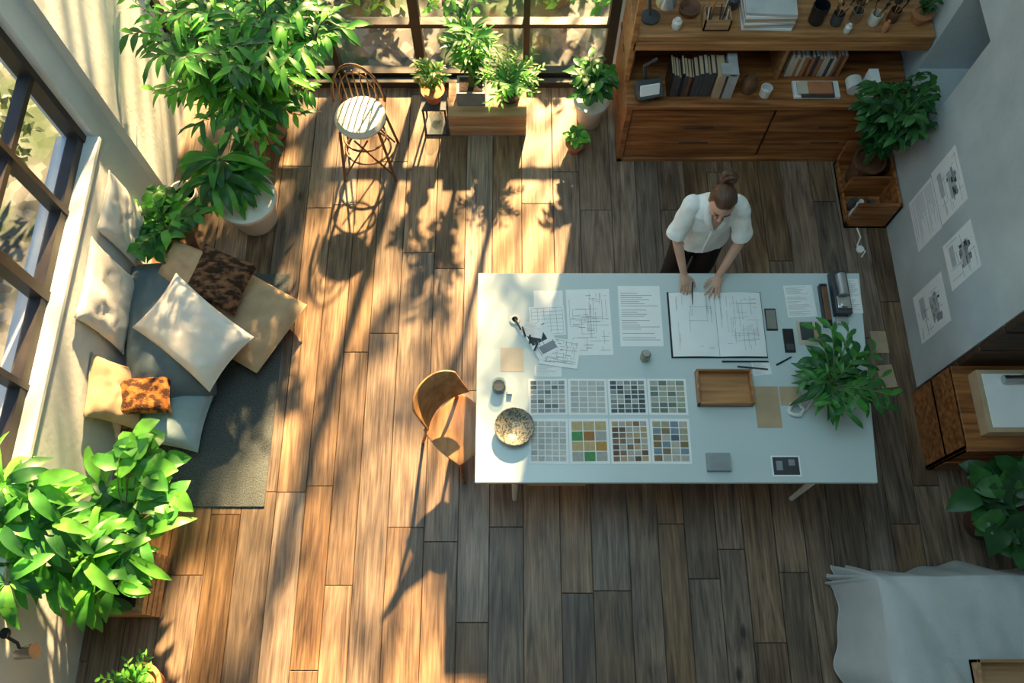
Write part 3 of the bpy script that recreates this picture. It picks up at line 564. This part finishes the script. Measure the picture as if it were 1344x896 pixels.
# ---------------------------------------------------------------- right recess furniture
b=MB(); b.box(3.0,1.42,0,3.04,2.0,.6); b.box(3.0,1.42,0,4.2,1.45,.6) ; b.box(3.0,1.42,.3,4.2,2.0,.33); b.box(3.0,1.40,.58,4.2,2.0,.61); b.box(3.02,1.41,.1,3.9,1.42,.25); b.finish('side_cabinet',M_cab,bevel=.004)
b=MB(); b.box(3.1,1.5,.611,3.45,1.93,.72,0); b.box(3.13,1.53,.72,3.4,1.9,.725,1); b.box(3.52,1.5,.611,3.9,1.9,.68,0); b.box(3.55,1.52,.68,3.9,1.88,.70,1); b.finish('archive_box',[M_card,M_paper],bevel=.003)
b=MB(); b.tube([(3.48,1.96,.64),(3.7,1.96,.64)],.028,0,12); b.tube([(3.25,1.85,.754),(3.42,1.85,.754)],.028,0,12); b.finish('film_canister',M_metal)
sheet('drawing_sheet',2.83,2.42,.12,.18,0,z=.001,style='text',seed=40,m=M_card); sheet('drawing_sheet',2.84,2.14,.12,.18,.1,z=.001,style='text',seed=41,m=M_card)
b=MB(); pot(b,3.3,1.03,0,.15,.11,.3,2,1); stems(b,3.3,1.03,.28,20,.36,.34,4,.22,.17,[3,4,5],'heart',.9,.4); b.clamp(y0=.64,y1=1.39); b.finish('potted_philodendron',[M_stem,M_soil,M_brownpot]+G2)
# draped linen daybed
b=MB(); x0,y0,zt2=2.30,.60,.60
def drape(u,v):
    U=x0-.62+u*2.0; V=y0+.60-v*2.5; dx=max(0,x0-U); dy=max(0,V-y0); d=math.sqrt(dx*dx+dy*dy); d=min(d,.592)
    if d>0:
        ax,ay=dx/math.sqrt(dx*dx+dy*dy),dy/math.sqrt(dx*dx+dy*dy)
        s=V*ax+U*ay
        fl=.13+.035*math.sin(s*9+2*noise.noise(Vector((s*1.5,0,0))))+.012*math.sin(s*23)
        fl*=(d/.6)**.8
        X=(x0 if dx>0 else U)-ax*fl; Y=(y0 if dy>0 else V)+ay*fl
    else: X,Y=U,V
    sag=.05*math.exp(-min(U-x0,y0-V)/.04) if d==0 else .05
    z=zt2+.012-max(0,d-.02)*.985-sag*(1-d/.6)+(noise.noise(Vector((U*2.5,V*2.5,1)))*.02+noise.noise(Vector((U*10,V*3,2)))*.014)*(1-d/.6)
    z+=.07*abs(noise.noise(Vector((U*2.2+V*1.5,V*.8-U*.4,7))))*(1-d/.6)
    return (X,Y,max(.008,z))
b.grid(drape,120,130); o1=b.finish('linen_throw',mat('linen_grey',(.54,.58,.58),.9,var=.05,scale=4,bump=.4,bscale=150),sharp=0,mods=[('sol','SOLIDIFY',{'thickness':.006,'offset':1}),('sm','SMOOTH',{'factor':.5,'iterations':2})])
b=MB(); b.box(2.36,-1.25,0,3.65,.53,.50); o2=b.finish('base',M_dwood,bevel=.02); e=empty('daybed'); o1.parent=e; o2.parent=e
b=MB(); b.box(2.72,-.35,.645,3.2,.12,.675)
for q in((2.72,-.35,3.2,-.33),(2.72,.10,3.2,.12),(2.72,-.35,2.74,.12),(3.18,-.35,3.2,.12)): b.box(q[0],q[1],.645,q[2],q[3],.745)
b.finish('wooden_crate',M_light,bevel=.003)
# ---------------------------------------------------------------- woman
M_skin=mat('skin',(.60,.34,.23),.5,var=.05,scale=20); M_hair=mat('hair_brown',(.04,.016,.009),.45,scale=4,stretch=(30,4,4),col2=(.13,.055,.025),bump=.5,bscale=8)
M_shirt=mat('shirt_linen',(.86,.86,.82),.85,var=.04,bump=.3,bscale=120); M_pants=mat('trousers_black',(.012,.013,.016),.85)
M_eye=mat('eye_white',(.7,.68,.65),.3)
W=empty('woman'); cx=1.315
b=MB()
b.tube([(cx,2.90,.84),(cx,2.90,.93),(cx,2.89,1.05),(cx,2.87,1.2),(cx,2.86,1.29),(cx,2.85,1.33)],[(.14,.10),(.155,.11),(.115,.085),(.135,.09),(.13,.06),(.06,.05)],0,20,ref=(1,0,0))
b.tube([(cx,2.86,1.28),(cx,2.825,1.37),(cx,2.79,1.45)],[.052,.047,.045],0,14)
HM=Matrix.Translation((cx-.01,2.755,1.50))@Euler((math.radians(22),0,math.radians(-8))).to_matrix().to_4x4()@Matrix.Scale(1.1,4)
def headf(d,p):
    p=p.copy()
    if d.z<0:
        p.x*=1-.34*(-d.z)**1.3
        if d.y>0: p.y*=1-.5*(-d.z)
        else: p.y*=1-.04*(-d.z)
    if d.y<-.3: p.y+=.009*math.exp(-((abs(d.x)-.38)/.17)**2)*math.exp(-((d.z-.02)/.13)**2)
    return p
b.T=HM; b.ell((0,0,0),(.072,.092,.113),0,40,30,headf)
b.tube([(0,-.084,.02),(0,-.097,-.01),(0,-.110,-.03),(0,-.092,-.042)],[(.006,.006),(.008,.008),(.0125,.009),(.012,.006)],0,10,ref=(1,0,0))
for s in(-1,1): b.ell((s*.073,.008,-.008),(.009,.018,.03),0,10,8); b.ell((s*.042,-.062,-.03),(.02,.018,.018),0,10,8)
b.ell((0,-.082,-.09),(.022,.016,.014),0,12,8)
b.T=Matrix.Identity(4)
SH=[Vector((cx-.15,2.86,1.30)),Vector((cx+.15,2.86,1.30))]; EL=[Vector((1.10,2.77,1.05)),Vector((1.545,2.755,1.05))]; WR=[Vector((1.175,2.585,.845)),Vector((1.415,2.57,.835))]
for i in(0,1):
    mid=SH[i].lerp(EL[i],.5); b.tube([SH[i],mid,EL[i]],[.040,.038,.034],0,14); b.ell(EL[i],(.034,.034,.034),0)
    b.tube([EL[i],EL[i].lerp(WR[i],.3),WR[i]],[.034,.035,.024],0,14); b.ell(SH[i],(.04,.04,.04),0)
for s in(-1,1): b.tube([(cx+s*.085,2.90,.9),(cx+s*.1,2.88,.48),(cx+s*.1,2.91,.08)],[.085,.058,.036],0,14)
def hand(b,w,f,s,curl,spread=.12):
    f=Vector(f).normalized(); s=Vector(s); s=(s-f*s.dot(f)).normalized(); n=s.cross(f)
    if n.z<0: n=-n
    b.tube([w-f*.01,w+f*.03,w+f*.085],[(.024,.018),(.034,.016),(.039,.012)],0,14,ref=tuple(s))
    for k,(o,l) in enumerate(((.029,.074),(.010,.083),(-.010,.077),(-.028,.060))):
        p=w+f*.08+s*o; d=(f+s*spread*(o/.028)).normalized(); P=[p]; th=curl*(1+.15*k)*.4
        for q,fr in enumerate((.45,.3,.25)):
            dd=d*math.cos(th)-n*math.sin(th); p=p+dd*l*fr; P.append(p); th+=curl*(1+.1*k)
        b.tube(P,[.0092,.0084,.0078,.0062],0,8,ref=tuple(s)); b.ell(P[-1],(.0062,)*3,0,8,6)
    p=w+f*.025+s*.024; d1=(f*.6+s*.8-n*.15).normalized(); p1=p+d1*.040; d2=(f*.9+s*.4-n*.3).normalized(); p2=p1+d2*.03; p3=p2+(f-n*.2).normalized()*.022
    b.tube([p,p1,p2,p3],[.013,.011,.010,.0078],0,8,ref=tuple(n)); b.ell(p3,(.0078,)*3,0,8,6)
hand(b,WR[0],(.12,-1,-.32),(1,.12,0),.44,.08); hand(b,WR[1],(-.35,-1,-.32),(-1,.35,0),.10,.30)
b.finish('body',M_skin,parent=W,sharp=0,mods=[('rm','REMESH',{'mode':'VOXEL','voxel_size':.0038,'use_smooth_shade':True}),('sm','SMOOTH',{'factor':.5,'iterations':3})])
b=MB(); b.T=HM
for s in(-1,1):
    b.ell((s*.028,-.0765,.002),(.0125,.008,.006),3,14,8); b.ell((s*.028,-.0835,-.001),(.005,.003,.0045),1,10,6)
    b.ell((s*.028,-.078,.0065),(.0145,.009,.0055),0,14,8)
    b.tube([(s*.014,-.086,.002),(s*.028,-.0885,.002),(s*.042,-.079,.002)],.0015,1,5)
    b.tube([(s*.013,-.0885,.024),(s*.029,-.0875,.030),(s*.047,-.073,.025)],[.002,.0028,.0014],1,5)
b.ell((0,-.0905,-.060),(.020,.006,.0042),2,12,6); b.ell((0,-.089,-.067),(.017,.006,.0048),2,12,6)
b.finish('face',[M_skin,M_hair,mat('lips',(.42,.13,.11),.4),M_eye],parent=W,sharp=0)
b=MB(); b.T=HM
def hairf(d,p):
    h=headf(d,Vector((d.x*.072,d.y*.092,d.z*.113)))
    line=.58+.12*(1-min(1,abs(d.x)/.6))
    face=1/(1+math.exp(-((-d.y-.22)*16)))*(1/(1+math.exp((d.z-line)*26)))
    low=1/(1+math.exp((d.z+.5)*16))
    k=1.10-.20*max(face,low)+.008*math.sin(d.x*46+d.y*4)*(1-face)
    return h*k
b.ell((0,.004,.002),(1,1,1),0,72,52,hairf)
b.ell((.01,.122,.066),(.048,.040,.046),0,32,24,lambda d,p:p*(1+.08*math.sin(3*math.atan2(d.z,d.x)+9*d.y)))
b.ell((.01,.10,.05),(.028,.02,.028),0)
b.finish('hair',M_hair,parent=W,sharp=0)
tex=bpy.data.textures.new('folds','CLOUDS'); tex.noise_scale=.11; tex.noise_depth=1
b=MB()
b.tube([(cx,2.895,.83),(cx,2.895,.90),(cx,2.885,1.03),(cx,2.865,1.18),(cx,2.855,1.27),(cx,2.85,1.32),(cx,2.84,1.35)],[(.195,.145),(.185,.135),(.155,.12),(.165,.12),(.175,.10),(.13,.075),(.075,.06)],0,28,ref=(1,0,0))
for i in(0,1):
    e=SH[i].lerp(EL[i],.98); b.ell(SH[i]+Vector((0,0,-.008)),(.062,.064,.056),0,14,10); b.tube([SH[i],SH[i].lerp(e,.5),e],[.060,.064,.060],0,16)
    dd=(EL[i]-SH[i]).normalized(); b.tube([e-dd*.035,e+dd*.012],[.065,.064],0,16)
b.finish('shirt',M_shirt,parent=W,sharp=0,mods=[('rm','REMESH',{'mode':'VOXEL','voxel_size':.0065,'use_smooth_shade':True}),('sm','SMOOTH',{'factor':.5,'iterations':3}),('dp','DISPLACE',{'texture':tex,'strength':.03,'mid_level':.4}),('s2','SMOOTH',{'factor':.5,'iterations':2})])
b=MB()
b.add([(cx,2.715,1.20),(cx+.04,2.738,1.30),(cx+.05,2.79,1.365),(cx-.05,2.79,1.365),(cx-.04,2.738,1.30)],[(0,1,2,3,4)],1)
for s in(-1,1):
    b.add([(cx+s*.005,2.711,1.19),(cx+s*.075,2.725,1.27),(cx+s*.095,2.78,1.335),(cx+s*.075,2.86,1.395),(cx+s*.05,2.86,1.41),(cx+s*.05,2.785,1.375),(cx+s*.038,2.731,1.305)],[(0,1,6),(1,2,5,6),(2,3,4,5)] if s>0 else [(6,1,0),(6,5,2,1),(5,4,3,2)],0)
b.add([(cx-.05,2.86,1.41),(cx+.05,2.86,1.41),(cx+.075,2.87,1.38),(cx-.075,2.87,1.38)],[(0,1,2,3)],0)
b.tube([(cx,2.733,1.20),(cx,2.74,1.1),(cx,2.75,.95),(cx,2.748,.85)],(.007),0,6)
b.finish('collar',[M_shirt,M_skin],parent=W,mods=[('sol','SOLIDIFY',{'thickness':.005,'offset':0})])
b=MB(); b.tube([(cx,2.90,.80),(cx,2.90,.95)],[(.175,.13),(.155,.115)],0,20,ref=(1,0,0))
for s in(-1,1): b.tube([(cx+s*.09,2.90,.86),(cx+s*.1,2.88,.48),(cx+s*.1,2.91,.06)],[.10,.085,.075],0,16); b.ell((cx+s*.09,2.90,.85),(.1,.12,.08),0)
b.finish('trousers',M_pants,parent=W,sharp=0,mods=[('rm','REMESH',{'mode':'VOXEL','voxel_size':.01,'use_smooth_shade':True}),('sm','SMOOTH',{'factor':.5,'iterations':3})])
b=MB()
for s in(-1,1): b.tube([(cx+s*.1,2.96,.04),(cx+s*.1,2.90,.05),(cx+s*.105,2.80,.035),(cx+s*.11,2.73,.022)],[(.033,.038),(.038,.048),(.043,.033),(.03,.02)],0,12,ref=(1,0,0))
b.finish('shoes',M_dark,parent=W)
b=MB(); b.tube([(1.235,2.385,.766),(1.225,2.45,.83),(1.222,2.50,.885)],[.002,.0055,.0055],0,8); b.finish('drawing_pen',M_black,parent=W)
# ---------------------------------------------------------------- light
d=Vector((-.2,-1,-.66)); s=bpy.data.lights.new('sun','SUN'); s.energy=50; s.color=(1,.66,.31); s.angle=math.radians(1.5)
o=bpy.data.objects.new('sun',s); o.rotation_euler=d.to_track_quat('-Z','Y').to_euler(); o.location=(2,12,9); SC.collection.objects.link(o)
def area(name,loc,size,sy,en,col,tgt):
    l=bpy.data.lights.new(name,'AREA'); l.shape='RECTANGLE'; l.size=size; l.size_y=sy; l.energy=en; l.color=col
    o=bpy.data.objects.new(name,l); o.location=loc; o.rotation_euler=(Vector(tgt)-Vector(loc)).to_track_quat('-Z','Y').to_euler(); SC.collection.objects.link(o)
area('ambient_fill',(-.4,2.0,6.9),3,3,115,(.54,.86,1),(-.1,2.0,0))  # added cool fill for ambient light
w=bpy.data.worlds.new('sky'); SC.world=w; w.use_nodes=True; nt=w.node_tree; bg=nt.nodes['Background']; sk=nt.nodes.new('ShaderNodeTexSky'); sk.sky_type='NISHITA'; sk.sun_disc=False; sk.sun_elevation=math.radians(35); nt.links.new(sk.outputs[0],bg.inputs[0]); bg.inputs[1].default_value=.26
# ---------------------------------------------------------------- camera
c=bpy.data.cameras.new('camera'); c.sensor_width=36; c.lens=29.54; o=bpy.data.objects.new('camera',c); o.location=(0,0,6); o.rotation_euler=(math.radians(22),0,0); SC.collection.objects.link(o); SC.camera=o
SC.view_settings.view_transform='Standard'
